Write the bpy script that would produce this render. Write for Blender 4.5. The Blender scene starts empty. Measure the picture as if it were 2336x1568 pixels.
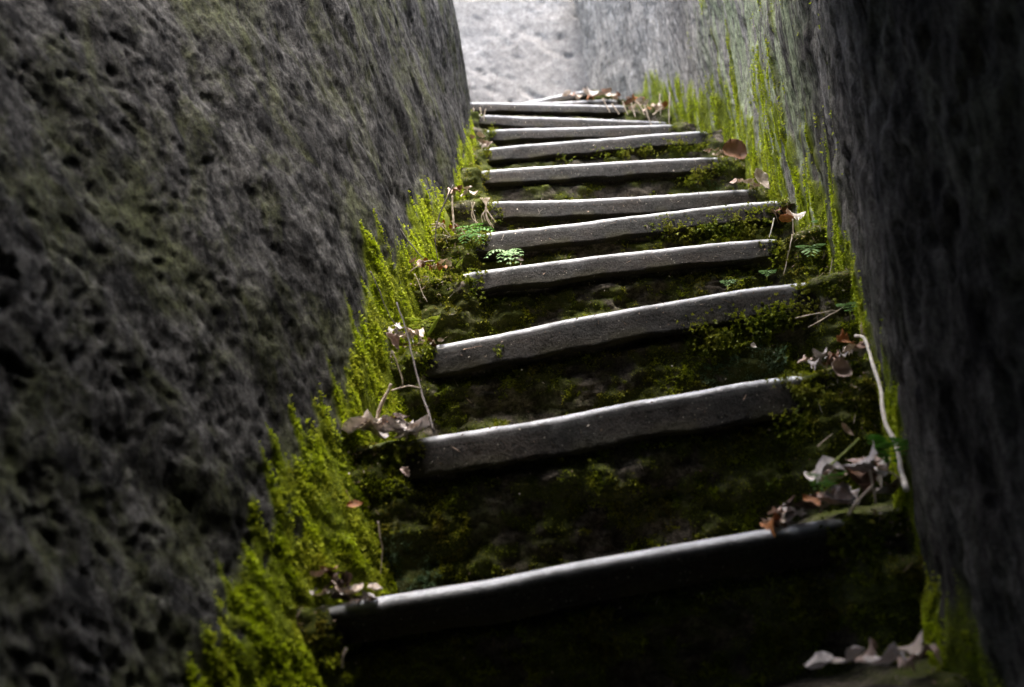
import bpy, math, random
import numpy as np
from mathutils import Vector, Matrix
random.seed(7); RNG = np.random.default_rng(7)
scene = bpy.context.scene
col = scene.collection

# ------------------------------------------------------------------ camera
FPX, PITCH, ROLL = 2100.0, math.radians(11), math.radians(9)       # focal length in pixels of a 2336 wide frame
_f = np.array([0, math.cos(PITCH), math.sin(PITCH)]); _r0 = np.array([1., 0, 0]); _u0 = np.cross(_r0, _f)
CR = math.cos(ROLL)*_r0 - math.sin(ROLL)*_u0
CU = math.sin(ROLL)*_r0 + math.cos(ROLL)*_u0
CF = _f
cam = bpy.data.cameras.new('camera'); cam_o = bpy.data.objects.new('camera', cam); col.objects.link(cam_o)
cam.sensor_width = 36; cam.lens = FPX/2336*36
cam.clip_start = 0.02; cam.clip_end = 500
cam_o.matrix_world = Matrix(((CR[0], CU[0], -CF[0], 0), (CR[1], CU[1], -CF[1], 0), (CR[2], CU[2], -CF[2], 0), (0, 0, 0, 1)))
cam.dof.use_dof = True; cam.dof.focus_distance = 1.95; cam.dof.aperture_fstop = 3.2
scene.camera = cam_o

def ray(px, py):
    return ((px-1168)*CR - (py-784)*CU + FPX*CF)/FPX
def at(px, py, Y):
    r = ray(px, py); return r*(Y/r[1])

# ------------------------------------------------------------------ light
SUN_EL, SUN_AZ = math.radians(80), math.radians(150)     # azimuth measured from +Y towards +X
w = bpy.data.worlds.new('World'); scene.world = w; w.use_nodes = True
nt = w.node_tree; nt.nodes.clear()
sky = nt.nodes.new('ShaderNodeTexSky'); sky.sky_type = 'NISHITA'; sky.sun_disc = False
sky.sun_elevation = SUN_EL; sky.sun_rotation = SUN_AZ; sky.air_density = 1.0; sky.dust_density = 5.0; sky.ozone_density = 0.5
bg = nt.nodes.new('ShaderNodeBackground'); bg.inputs[1].default_value = 0.15
out = nt.nodes.new('ShaderNodeOutputWorld')
nt.links.new(sky.outputs[0], bg.inputs[0]); nt.links.new(bg.outputs[0], out.inputs[0])
sun = bpy.data.lights.new('sun', 'SUN'); sun.energy = 1.5; sun.angle = math.radians(40); sun.color = (1, .985, .96)
sun_o = bpy.data.objects.new('sun', sun); col.objects.link(sun_o)
sd = Vector((math.sin(SUN_AZ)*math.cos(SUN_EL), math.cos(SUN_AZ)*math.cos(SUN_EL), math.sin(SUN_EL)))
sun_o.rotation_euler = sd.to_track_quat('Z', 'Y').to_euler()
sun_o.location = (0, 3, 8)
vs = scene.view_settings
vs.view_transform = 'Standard'; vs.look = 'None'; vs.exposure = 2.75; vs.gamma = 1; vs.use_curve_mapping = False

# ------------------------------------------------------------------ noise
_T = RNG.random((64, 64, 64)).astype(np.float32)*2-1
def vnoise(p):
    i = np.floor(p).astype(np.int64); f = (p-i).astype(np.float32); f = f*f*f*(f*(f*6-15)+10)
    a = i & 63; b = (i+1) & 63
    x0, y0, z0 = a[..., 0], a[..., 1], a[..., 2]; x1, y1, z1 = b[..., 0], b[..., 1], b[..., 2]
    fx, fy, fz = f[..., 0], f[..., 1], f[..., 2]
    def L(u, v, t): return u+(v-u)*t
    return L(L(L(_T[x0, y0, z0], _T[x1, y0, z0], fx), L(_T[x0, y1, z0], _T[x1, y1, z0], fx), fy),
             L(L(_T[x0, y0, z1], _T[x1, y0, z1], fx), L(_T[x0, y1, z1], _T[x1, y1, z1], fx), fy), fz)
ROT = np.array([[.36, .48, -.8], [-.8, .6, 0], [.48, .64, .6]])
def fbm(p, oct=4, gain=.5, ridged=False):
    s = 0; a = 1; n = 0; p = np.asarray(p, float)
    for k in range(oct):
        v = vnoise(p)
        s = s+a*((1-2*np.abs(v)) if ridged else v); n += a; a *= gain
        p = (p@ROT.T)*2.03+7.3*(k+1)
    return s/n
def sstep(a, b, x):
    t = np.clip((x-a)/(b-a), 0, 1); return t*t*(3-2*t)

# ------------------------------------------------------------------ mesh helpers
def mesh_np(name, V, F, mat=None, smooth=True, attrs=None):
    """V (n,3), F (m,k) of one polygon size, or list of such arrays"""
    me = bpy.data.meshes.new(name)
    Fs = F if isinstance(F, list) else [F]
    Fs = [np.asarray(f, np.int32) for f in Fs if len(f)]
    V = np.asarray(V, np.float32)
    me.vertices.add(len(V)); me.vertices.foreach_set('co', V.ravel())
    nl = sum(f.size for f in Fs); npoly = sum(len(f) for f in Fs)
    me.loops.add(nl); me.loops.foreach_set('vertex_index', np.concatenate([f.ravel() for f in Fs]))
    tot = np.concatenate([np.full(len(f), f.shape[1], np.int32) for f in Fs])
    start = np.concatenate([[0], np.cumsum(tot)[:-1]]).astype(np.int32)
    me.polygons.add(npoly); me.polygons.foreach_set('loop_start', start)
    me.polygons.foreach_set('use_smooth', np.full(npoly, smooth))
    me.update(calc_edges=True)
    for k, v in (attrs or {}).items():
        a = me.attributes.new(k, 'FLOAT', 'POINT'); a.data.foreach_set('value', np.asarray(v, np.float32).ravel())
    if mat: me.materials.append(mat)
    me.validate()
    return me
def add(name, me, parent=None, label=None, cat=None, group=None, kind=None, loc=None):
    o = bpy.data.objects.new(name, me); col.objects.link(o)
    if loc is not None: o.location = loc
    if parent is not None: o.parent = parent
    if label: o['label'] = label
    if cat: o['category'] = cat
    if group: o['group'] = group
    if kind: o['kind'] = kind
    return o
def gridF(nu, nv, wrap=False):
    idx = np.arange(nu*nv).reshape(nu, nv)
    a = idx[:-1, :-1]; b = idx[1:, :-1]; c = idx[1:, 1:]; d = idx[:-1, 1:]
    F = np.stack([a, b, c, d], -1).reshape(-1, 4)
    if wrap:
        F = np.concatenate([F, np.stack([idx[:-1, -1], idx[1:, -1], idx[1:, 0], idx[:-1, 0]], -1).reshape(-1, 4)])
    return F
def gnormals(P):
    du = np.gradient(P, axis=0); dv = np.gradient(P, axis=1)
    n = np.cross(du, dv); n /= np.linalg.norm(n, axis=-1, keepdims=True)+1e-12
    return n

# ------------------------------------------------------------------ materials
def mat_new(name):
    m = bpy.data.materials.new(name); m.use_nodes = True
    n = m.node_tree; n.nodes.clear()
    o = n.nodes.new('ShaderNodeOutputMaterial'); b = n.nodes.new('ShaderNodeBsdfPrincipled')
    n.links.new(b.outputs[0], o.inputs[0]); return m, n, b
def N(n, t, **k):
    x = n.nodes.new(t)
    for a, v in k.items():
        if a in x.inputs: x.inputs[a].default_value = v
        else: setattr(x, a, v)
    return x
def noise(n, vec, scale, detail=6, rough=.6, dist=0):
    x = N(n, 'ShaderNodeTexNoise'); x.inputs['Scale'].default_value = scale; x.inputs['Detail'].default_value = detail
    x.inputs['Roughness'].default_value = rough; x.inputs['Distortion'].default_value = dist
    n.links.new(vec, x.inputs['Vector']); return x.outputs['Fac']
def mapping(n, scale=(1, 1, 1), rot=(0, 0, 0), loc=(0, 0, 0)):
    tc = N(n, 'ShaderNodeTexCoord'); mp = N(n, 'ShaderNodeMapping')
    mp.inputs['Scale'].default_value = scale; mp.inputs['Rotation'].default_value = rot; mp.inputs['Location'].default_value = loc
    n.links.new(tc.outputs['Object'], mp.inputs[0]); return mp.outputs[0]
def ramp(n, fac, stops):
    r = N(n, 'ShaderNodeValToRGB'); e = r.color_ramp.elements
    while len(e) < len(stops): e.new(.5)
    for el, (p, c) in zip(e, stops):
        el.position = p; el.color = (*c, 1) if len(c) == 3 else c
    n.links.new(fac, r.inputs[0]); return r.outputs[0]
def mixc(n, fac, a, b, mode='MIX'):
    m = N(n, 'ShaderNodeMix'); m.data_type = 'RGBA'; m.blend_type = mode
    for sock, v in ((m.inputs[0], fac), (m.inputs[6], a), (m.inputs[7], b)):
        if isinstance(v, (int, float)): sock.default_value = v
        elif isinstance(v, tuple): sock.default_value = (*v, 1)
        else: n.links.new(v, sock)
    return m.outputs[2]
def grey(v): return (v, v, v)
def bump(n, b, h, strength, dist):
    x = N(n, 'ShaderNodeBump'); x.inputs['Strength'].default_value = strength; x.inputs['Distance'].default_value = dist
    n.links.new(h, x.inputs['Height']); n.links.new(x.outputs[0], b.inputs['Normal'])
def attr(n, name):
    a = N(n, 'ShaderNodeAttribute'); a.attribute_name = name; return a.outputs['Fac']

def rock_mat(name, dark, light, lichen, lichen_amt, streak, mossc=(.035, .05, .008), spec=.08, rough=.95, contrast=1.0, strk=None, far_lit=None):
    m, n, b = mat_new(name)
    v = mapping(n, (1, 1, streak)); v1 = mapping(n)
    big = noise(n, v, 4, 5, .6); mid = noise(n, v, 26, 8, .72, .3); fine = noise(n, v1, 260, 4, .7)
    grain = noise(n, v, 120, 5, .75)
    dark_t = tuple(x*.5 for x in dark)
    if far_lit: dark = mixc(n, attr(n, 'pale'), dark, tuple(x*.38 for x in far_lit)); light = mixc(n, attr(n, 'pale'), light, far_lit); lichen = mixc(n, attr(n, 'pale'), lichen, tuple(x*.75 for x in far_lit))  # daylight on the far stretch put into the rock colours
    c = mixc(n, ramp(n, mid, [(.5-.16/contrast, grey(0)), (.5+.16/contrast, grey(1))]), dark, light)
    c = mixc(n, ramp(n, big, [(.38, grey(.55)), (.62, grey(0))]), c, dark)
    lic = noise(n, mapping(n, (1, 1, streak), loc=(3, 1, 5)), 9, 7, .7, .5)
    c = mixc(n, ramp(n, lic, [(.48, grey(0)), (.62, grey(lichen_amt))]), c, lichen)
    if strk:
        st = noise(n, mapping(n, (1, 1, .09), loc=(1, 8, 2)), 30, 6, .7, .2)
        ma = N(n, 'ShaderNodeMath'); ma.operation = 'MULTIPLY'; n.links.new(ramp(n, st, [(.44, grey(0)), (.54, grey(strk[1]))]), ma.inputs[0]); n.links.new(attr(n, 'lichen'), ma.inputs[1])
        c = mixc(n, ma.outputs[0], c, strk[0])
    c = mixc(n, ramp(n, grain, [(.38, grey(.30)), (.56, grey(1))]), dark_t, c)
    c = mixc(n, ramp(n, fine, [(.3, grey(.45)), (.6, grey(1))]), (0, 0, 0), c)
    cm = mixc(n, noise(n, v1, 90, 3, .7), mossc, (mossc[0]*2.6, mossc[1]*2.4, mossc[2]*2))
    c = mixc(n, attr(n, 'moss'), c, cm)
    n.links.new(c, b.inputs['Base Color']); b.inputs['Roughness'].default_value = rough
    b.inputs['Specular IOR Level'].default_value = spec
    ad = N(n, 'ShaderNodeMath'); ad.operation = 'ADD'; n.links.new(mid, ad.inputs[0])
    m2 = N(n, 'ShaderNodeMath'); m2.operation = 'MULTIPLY'; m2.inputs[1].default_value = .35; n.links.new(fine, m2.inputs[0]); n.links.new(m2.outputs[0], ad.inputs[1])
    a3 = N(n, 'ShaderNodeMath'); a3.operation = 'MULTIPLY_ADD'; a3.inputs[1].default_value = .5; n.links.new(grain, a3.inputs[0]); n.links.new(ad.outputs[0], a3.inputs[2])
    bump(n, b, a3.outputs[0], .9, .008)
    return m
M_left = rock_mat('left_rock', (.010, .010, .010), (.160, .156, .150), (.110, .122, .052), .6, .6, mossc=(.085, .11, .008), contrast=1.9)
M_right = rock_mat('right_rock', (.016, .014, .013), (.17, .157, .14), (.11, .112, .08), .5, .30, far_lit=(.60, .57, .52), mossc=(.085, .11, .008), contrast=1.4, strk=((.46, .53, .32), .9))
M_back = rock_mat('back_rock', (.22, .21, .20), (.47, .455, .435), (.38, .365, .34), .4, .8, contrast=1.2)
M_step = rock_mat('step_rock', (.04, .035, .028), (.28, .24, .195), (.10, .12, .03), .7, 1.2, mossc=(.045, .06, .008), contrast=1.6)

def nosing_mat():
    m, n, b = mat_new('cast_stone_edging')
    v = mapping(n); v1 = mapping(n)
    big = noise(n, v, 7, 5, .6); mid = noise(n, v, 75, 6, .75); fine = noise(n, v1, 230, 4, .8)
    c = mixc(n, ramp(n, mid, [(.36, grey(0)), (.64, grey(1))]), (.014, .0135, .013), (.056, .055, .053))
    c = mixc(n, ramp(n, big, [(.42, grey(0)), (.66, grey(.6))]), c, (.052, .036, .025))
    c = mixc(n, ramp(n, fine, [(.40, grey(.12)), (.54, grey(1))]), (.008, .008, .008), c)
    vo = N(n, 'ShaderNodeTexVoronoi'); vo.inputs['Scale'].default_value = 95; n.links.new(v1, vo.inputs['Vector'])
    c = mixc(n, ramp(n, vo.outputs['Distance'], [(.05, grey(.8)), (.12, grey(0))]), c, (.45, .42, .36))
    c = mixc(n, attr(n, 'moss'), c, (.05, .045, .02))
    c = mixc(n, attr(n, 'worn_glint'), c, (.72, .74, .78))  # worn rim, whitened further to paint in the sky's glint
    n.links.new(mixc(n, attr(n, 'worn_glint'), ramp(n, mid, [(.3, grey(.6)), (.7, grey(.8))]), grey(.24)), b.inputs['Roughness']); n.links.new(mixc(n, attr(n, 'worn_glint'), grey(.15), grey(.85)), b.inputs['Specular IOR Level']); n.links.new(c, b.inputs['Base Color'])
    ad = N(n, 'ShaderNodeMath'); ad.operation = 'ADD'; n.links.new(mid, ad.inputs[0]); n.links.new(fine, ad.inputs[1])
    bump(n, b, ad.outputs[0], .9, .005)
    return m
M_nose = nosing_mat()

def moss_mat(name, c0, c1, c2):
    m, n, b = mat_new(name)
    v = mapping(n)
    c = mixc(n, attr(n, 'tone'), c0, c1)
    c = mixc(n, ramp(n, noise(n, v, 14, 4, .6), [(.45, grey(0)), (.65, grey(.8))]), c, c2)
    n.links.new(c, b.inputs['Base Color']); b.inputs['Roughness'].default_value = .6; b.inputs['Specular IOR Level'].default_value = .2
    # thin leaves let light through
    tr = N(n, 'ShaderNodeBsdfTranslucent'); n.links.new(c, tr.inputs[0])
    mx = N(n, 'ShaderNodeMixShader'); mx.inputs[0].default_value = .3
    o = [x for x in n.nodes if x.type == 'OUTPUT_MATERIAL'][0]
    n.links.new(b.outputs[0], mx.inputs[1]); n.links.new(tr.outputs[0], mx.inputs[2]); n.links.new(mx.outputs[0], o.inputs[0])
    return m
M_mossw = moss_mat('wall_moss', (.12, .17, .006), (.50, .60, .015), (.40, .42, .04))
M_mosss = moss_mat('step_moss', (.07, .11, .008), (.50, .56, .025), (.26, .21, .04))
M_mossg = moss_mat('grey_green_moss', (.06, .12, .05), (.20, .32, .17), (.25, .33, .22))

def leaf_mat(name, base, vein, spots=(.2, .1, .05), trans=.25, rough=.6):
    m, n, b = mat_new(name)
    v = mapping(n)
    c = mixc(n, ramp(n, noise(n, v, 60, 5, .6), [(.35, grey(0)), (.65, grey(1))]), base, tuple(x*k_ for x, k_ in zip(base, (.72, .62, .55))))
    c = mixc(n, ramp(n, noise(n, v, 190, 3, .6), [(.57, grey(0)), (.65, grey(.8))]), c, spots)
    c = mixc(n, attr(n, 'vein'), c, vein)
    n.links.new(c, b.inputs['Base Color']); b.inputs['Roughness'].default_value = rough
    tr = N(n, 'ShaderNodeBsdfTranslucent'); n.links.new(c, tr.inputs[0])
    mx = N(n, 'ShaderNodeMixShader'); mx.inputs[0].default_value = trans
    o = [x for x in n.nodes if x.type == 'OUTPUT_MATERIAL'][0]
    n.links.new(b.outputs[0], mx.inputs[1]); n.links.new(tr.outputs[0], mx.inputs[2]); n.links.new(mx.outputs[0], o.inputs[0])
    bump(n, b, noise(n, v, 240, 3, .6), .4, .001)
    return m
ML = {
 'cream': leaf_mat('dry_leaf_cream', (.78, .71, .63), (.42, .33, .25)),
 'white': leaf_mat('dry_leaf_white', (.86, .83, .81), (.6, .55, .52)),
 'grey': leaf_mat('dry_leaf_grey', (.55, .53, .53), (.26, .24, .23)),
 'pink': leaf_mat('dry_leaf_pinkish', (.62, .50, .44), (.38, .26, .21)),
 'brown': leaf_mat('dry_leaf_brown', (.24, .12, .065), (.15, .08, .04)),
 'orange': leaf_mat('dry_leaf_orange', (.46, .19, .055), (.22, .09, .04)),
 'dark': leaf_mat('wet_leaf_dark', (.09, .055, .04), (.05, .03, .02)),
 'green': leaf_mat('fresh_leaf_green', (.13, .33, .045), (.22, .40, .12), (.08, .2, .03), .4),
 'lime': leaf_mat('fresh_leaf_lime', (.32, .42, .04), (.4, .5, .12), (.3, .22, .05), .4),
 'pale': leaf_mat('fresh_leaf_pale', (.24, .42, .16), (.38, .54, .28), (.35, .5, .33), .3),
}
def bark_mat(name, a, bcol):
    m, n, b = mat_new(name)
    c = mixc(n, ramp(n, noise(n, mapping(n), 90, 5, .6), [(.35, grey(0)), (.65, grey(1))]), a, bcol)
    n.links.new(c, b.inputs['Base Color']); b.inputs['Roughness'].default_value = .7
    bump(n, b, noise(n, mapping(n), 300, 3, .6), .4, .001); return m
MB = {'pale': bark_mat('bleached_root', (.62, .57, .50), (.42, .37, .31)), 'dark': bark_mat('dark_twig', (.05, .04, .035), (.11, .09, .08)),
      'straw': bark_mat('dry_straw', (.50, .42, .32), (.30, .23, .17)), 'brown': bark_mat('brown_twig', (.22, .13, .08), (.12, .07, .05)),
      'green': bark_mat('green_stem', (.25, .32, .06), (.32, .36, .08))}

# ------------------------------------------------------------------ the steps as measured lines
#  wall ends (left, right) of every step edge, the traced front edge, its distance, how far the right end lies behind the left, slab thickness
ST = [
 dict(L=(560, 1800), R=(2165, 1525), Y=1.06, dy=0, pts=[(700, 1812), (1200, 1726), (1700, 1641), (2060, 1581)], th=.06),
 dict(L=(690, 1392), R=(2075, 1158), Y=1.22, dy=0, pts=[(775, 1381), (860, 1366), (960, 1350), (1100, 1330), (1300, 1288), (1450, 1262), (1600, 1236), (1740, 1212), (1900, 1186)], th=.055),
 dict(L=(795, 1002), R=(1990, 812), Y=1.40, dy=0, pts=[(940, 1002), (1050, 985), (1180, 966), (1300, 945), (1400, 924), (1500, 906), (1600, 890), (1700, 870), (1800, 857)], th=.06),
 dict(L=(885, 800), R=(1930, 625), Y=1.60, dy=0, pts=[(975, 790), (1080, 772), (1180, 752), (1280, 730), (1400, 708), (1500, 692), (1600, 675), (1700, 657), (1830, 643)], th=.056),
 dict(L=(940, 628), R=(1890, 525), Y=1.80, dy=.08, pts=[(1085, 617), (1160, 608), (1250, 596), (1350, 583), (1450, 572), (1550, 562), (1650, 551), (1750, 543)], th=.044),
 dict(L=(985, 540), R=(1800, 450), Y=2.05, dy=.12, pts=[(1095, 531), (1200, 520), (1300, 509), (1400, 496), (1500, 485), (1600, 472), (1700, 461), (1775, 457)], th=.05),
 dict(L=(1015, 466), R=(1760, 425), Y=2.30, dy=.2, pts=[(1125, 458), (1250, 455), (1350, 452), (1450, 447), (1550, 441), (1650, 434), (1715, 431)], th=.05),
 dict(L=(1052, 392), R=(1700, 352), Y=2.56, dy=.2, pts=[(1105, 387), (1200, 380), (1300, 374), (1400, 368), (1500, 362), (1630, 357)], th=.048),
 dict(L=(1075, 340), R=(1645, 296), Y=2.84, dy=.2, pts=[(1115, 336), (1200, 328), (1300, 320), (1400, 313), (1500, 304), (1600, 298)], th=.05),
 dict(L=(1075, 296), R=(1600, 281), Y=3.10, dy=.26, pts=[(1120, 295), (1200, 292), (1300, 290), (1400, 286), (1530, 283)], th=.045),
 dict(L=(1065, 260), R=(1550, 278), Y=3.35, dy=.34, pts=[(1095, 261), (1200, 265), (1300, 268), (1400, 272), (1510, 276)], th=.045),
 dict(L=(1058, 232), R=(1500, 242), Y=3.60, dy=.42, pts=[(1060, 232), (1150, 233), (1250, 236), (1330, 238), (1420, 240)], th=.04),
 dict(L=(1052, 238), R=(1470, 224), Y=3.85, dy=.55, pts=[(1060, 237), (1190, 235), (1330, 229), (1400, 226)], th=.035),
 dict(L=(1046, 246), R=(1400, 200), Y=4.05, dy=.7, pts=[(1050, 245), (1185, 236), (1297, 212), (1345, 204)], th=.035),
]
NS = len(ST)
def on_line(s, px, py):
    # vertical plane of the step edge: through (xl, Y-dy/2) .. (xr, Y+dy/2)
    A, B = s['A2'], s['B2']; d = B-A; nrm = np.array([-d[1], d[0]])
    r = ray(px, py); k = (nrm@A)/(nrm@r[:2]); return r*k
for s in ST:
    y0, y1 = s['Y']-s['dy']/2, s['Y']+s['dy']/2
    a = at(*s['L'], y0); b = at(*s['R'], y1)
    s['A2'], s['B2'] = a[:2], b[:2]
    s['A'] = a; s['B'] = b
    P = np.array([on_line(s, *p) for p in s['pts']])
    s['P'] = P
    d = (b-a)[:2]; W = np.linalg.norm(d); s['W'] = W; s['dir'] = d/W
    s['t'] = (P[:, :2]-a[:2])@s['dir']            # distance along the line from the left wall
    s['z'] = P[:, 2].mean()
def step_z(s, t):
    # height of the edge along t, extended level-ish beyond the traced part
    tt = s['t']; zz = s['P'][:, 2]
    return np.interp(t, tt, zz)
print('steps', [(round(s['A'][0], 2), round(s['A'][1], 2), round(s['B'][0], 2), round(s['B'][1], 2), round(s['z'], 2), round(s['W'], 2)) for s in ST])

# ------------------------------------------------------------------ rock walls
def path_resample(pts, n, dens):
    pts = np.array(pts, float)
    # smooth by chaikin
    for _ in range(3):
        q = [pts[0]]
        for i in range(len(pts)-1):
            q += [pts[i]*.75+pts[i+1]*.25, pts[i]*.25+pts[i+1]*.75]
        q.append(pts[-1]); pts = np.array(q)
    seg = np.linalg.norm(np.diff(pts, axis=0), axis=1); s = np.concatenate([[0], np.cumsum(seg)])
    fine = np.linspace(0, s[-1], 4000)
    xy = np.stack([np.interp(fine, s, pts[:, k]) for k in range(2)], -1)
    wgt = dens(xy); cw = np.concatenate([[0], np.cumsum((wgt[1:]+wgt[:-1])/2)]); cw /= cw[-1]
    sp = np.interp(np.linspace(0, 1, n), cw, fine)
    XY = np.stack([np.interp(sp, fine, xy[:, k]) for k in range(2)], -1)
    T = np.gradient(XY, axis=0); T /= np.linalg.norm(T, axis=1, keepdims=True)
    return XY, T, sp
ys = np.array([(s['A'][1]+s['B'][1])/2 for s in ST]); zs = np.array([s['z'] for s in ST])
def zfloor(y):      # slope line of the stairs
    z = np.interp(y, ys, zs)
    return np.where(y < ys[0], zs[0]+(y-ys[0])*.9, z)
def build_wall(name, pts, n, nv, side, lean, ztop, disp, mat, zbot=-.45, dens=lambda p: np.ones(len(p))):
    XY, T, sp = path_resample(pts, n, dens)
    nrm = np.stack([T[:, 1], -T[:, 0]], -1)*side           # into the passage
    y = XY[:, 1]; zf = zfloor(y)
    # heights: dense in the part the eye can see
    lo = zf+zbot; vis = np.maximum(zf+.35, np.hypot(XY[:, 0], y)*.78)
    top = ztop(XY, zf)
    vis = np.minimum(vis, top-.1)
    v = np.linspace(0, 1, nv); k = .86
    vv = np.where(v < k, v/k, 1)[None, :]; v2 = np.where(v < k, 0, (v-k)/(1-k))[None, :]
    Z = lo[:, None]+(vis-lo)[:, None]*vv+(top-vis)[:, None]*v2
    ln = lean(XY)[:, None]*(Z-zf[:, None])
    P = np.zeros((n, nv, 3)); P[..., 0] = XY[:, 0, None]-nrm[:, 0, None]*ln; P[..., 1] = XY[:, 1, None]-nrm[:, 1, None]*ln; P[..., 2] = Z
    D = disp(P, Z-zf[:, None], sp[:, None]+0*Z)
    P[..., :2] += nrm[:, None, :]*D[..., None]
    # crest rolling away from the passage, then a wide shoulder so the rock is a mass and not a sheet
    ext = [];
    for r, (o_, dz) in enumerate([(.12, .05), (.35, .08), (.9, .02), (1.8, -.1), (1.9, -4)]):
        e = P[:, -1].copy(); e[:, :2] -= nrm*o_; e[:, 2] += dz; ext.append(e)
    P2 = np.concatenate([P, np.stack(ext, 1)], 1)
    H = np.concatenate([Z-zf[:, None], np.full((n, len(ext)), 9.)], 1)
    return P, P2, nrm, Z-zf[:, None], D, H, sp

Lp = [(-.62, -1.6), (-.55, -.6), (-.47, .2)]+[tuple(s['A'][:2]) for s in ST[:12]]
Lp[3] = (Lp[3][0], Lp[3][1])
e = ST[11]['A']
Lp += [(e[0]-.01, e[1]+.12), (e[0]-.10, e[1]+.28), (e[0]-.4, e[1]+.34), (e[0]-1.2, e[1]+.3), (e[0]-2.2, e[1]+.2)]
def lean_left(XY): return np.interp(XY[:, 1], [-1, .3, .9, 1.5, 2.2, 3.2], [.30, .30, .25, .15, .06, -.03])
def disp_left(P, h, s):
    y0 = P[..., 1]; near = sstep(2.0, .8, y0)
    P = P.copy(); P[..., 1] += .30*P[..., 2]
    q = P.copy(); q[..., 2] *= .6
    big = fbm(q*3.2, 3); mid = fbm(q*15+5, 4, .6)
    wn = P+.03*np.stack([fbm(P*11+k*31, 3) for k in range(3)], -1); wn[..., 2] *= .75
    pitn = sstep(.05, .5, fbm(wn*46+11, 3, .6)); blkn = sstep(.12, .5, fbm(wn*15+71, 3, .6)); lump = fbm(wn*60+7, 2)
    g = fbm(np.stack([(s+h*.2)*24, 0*s, h*2.5], -1)+91, 3)
    dn = .010*mid-.0075*pitn-.007*blkn+.003*lump+.009*g
    wf = P.copy(); wf[..., 2] *= .28
    fib = fbm(wf*42+3, 2, .6); pf = sstep(.12, .5, fbm(wf*34+51, 2, .6))
    df = .005*mid+.003*fib-.006*pf
    return .03*big+.75*dn*near+df*(1-near)+.0012*fbm(P*90, 1)
top_left = lambda XY, zf: zf+np.interp(XY[:, 1], [-1, .9, 2, 3, 4.5], [1.7, 1.6, 1.45, 1.25, 1.2])+.06*np.sin(XY[:, 1]*3.1)
Pl, P2l, nl, Hl, Dl, HHl, spl = build_wall('l', Lp, 1000, 400, 1, lean_left, top_left, disp_left, M_left, zbot=-.30, dens=lambda p: np.where((p[:, 1] > .42)&(p[:, 0] > -.9), 1/np.clip(p[:, 1], .5, 5)**.9, .07))

Rp = [(.80, -1.6), (.74, -.6), (.61, .3), (.535, .8)]+[tuple(s['B'][:2]) for s in ST[:10]]
c1 = at(1530, 235, 3.9); c2 = at(1440, 210, 4.25); c3 = at(1352, 190, 4.6)
Rp += [tuple(c1[:2]), tuple(c2[:2]), tuple(c3[:2]), (c3[0]-.02, c3[1]+.25), (c3[0]+.3, c3[1]+.7), (c3[0]+.8, c3[1]+1.)]
def lean_right(XY): return np.interp(XY[:, 1], [-1, .6, 1.2, 2.0, 3.0, 4.2], [.03, .05, .10, .06, .04, .02])
def disp_right(P, h, s):
    near = sstep(2.4, 1.2, P[..., 1])
    q = P.copy(); q[..., 2] *= .3
    q2 = P.copy(); q2[..., 2] *= .24
    big = fbm(P*np.array([3, 3, 1.6])+20, 3); rid = fbm(q2*30+3, 3, ridged=True); mid = fbm(q*15+9, 3, .6)
    crack = sstep(.15, .5, fbm(q2*36+31, 3, .6)); pit = sstep(.12, .45, fbm(q*30+77, 3, .6)); chip = sstep(.0, .35, fbm(q*9+44, 3, .6))
    big = big*sstep(1.6, 2.6, P[..., 1])*1.0+.35*big
    fine_ = fbm(q2*np.array([70, 70, 60.])+5, 2)
    return -.004+.03*big+.005*rid+.009*mid-.008*crack-.010*pit*(.2+near)-.012*chip*near+.004*fine_+.0012*fbm(P*90, 1)
top_right = lambda XY, zf: zf+np.interp(XY[:, 1], [-1, 1, 2, 3, 4.5], [1.9, 1.7, 1.4, 1.1, 1.05])+.05*np.sin(XY[:, 1]*4+1)
Pr, P2r, nr_, Hr, Dr, HHr, spr = build_wall('r', Rp, 640, 350, -1, lean_right, top_right, disp_right, M_right, zbot=-.30, dens=lambda p: np.where(p[:, 1] > .55, 1/np.clip(p[:, 1], .5, 5)**.8, .07))

Bp = [(c3[0]+.9, c3[1]+.55), (c3[0]+.2, c3[1]+.28), (c3[0]-.4, c3[1]+.26), (c3[0]-1.4, c3[1]+.15), (c3[0]-3.0, c3[1]-.1)]
def disp_back(P, h, s):
    c, t_ = math.cos(.75), math.sin(.75)
    Q = np.stack([P[..., 0]*c-P[..., 2]*t_, P[..., 1], P[..., 0]*t_+P[..., 2]*c], -1)
    a = fbm(P*2.2+40, 3); b = fbm(Q*np.array([5, 9, 20.])+4, 4, .6); pit = sstep(.22, .6, fbm(Q*np.array([9, 12, 26.])+17, 4, .6))
    m_ = fbm(P*14+2, 3, .6)
    return .03*a+.006*b+.006*m_-.017*pit
top_back = lambda XY, zf: np.full(len(XY), 3.6)
Pb, P2b, nb, Hb, Db, HHb, spb = build_wall('b', Bp, 220, 220, -1, lambda XY: np.full(len(XY), .10), top_back, disp_back, M_back, zbot=-.8)

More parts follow.
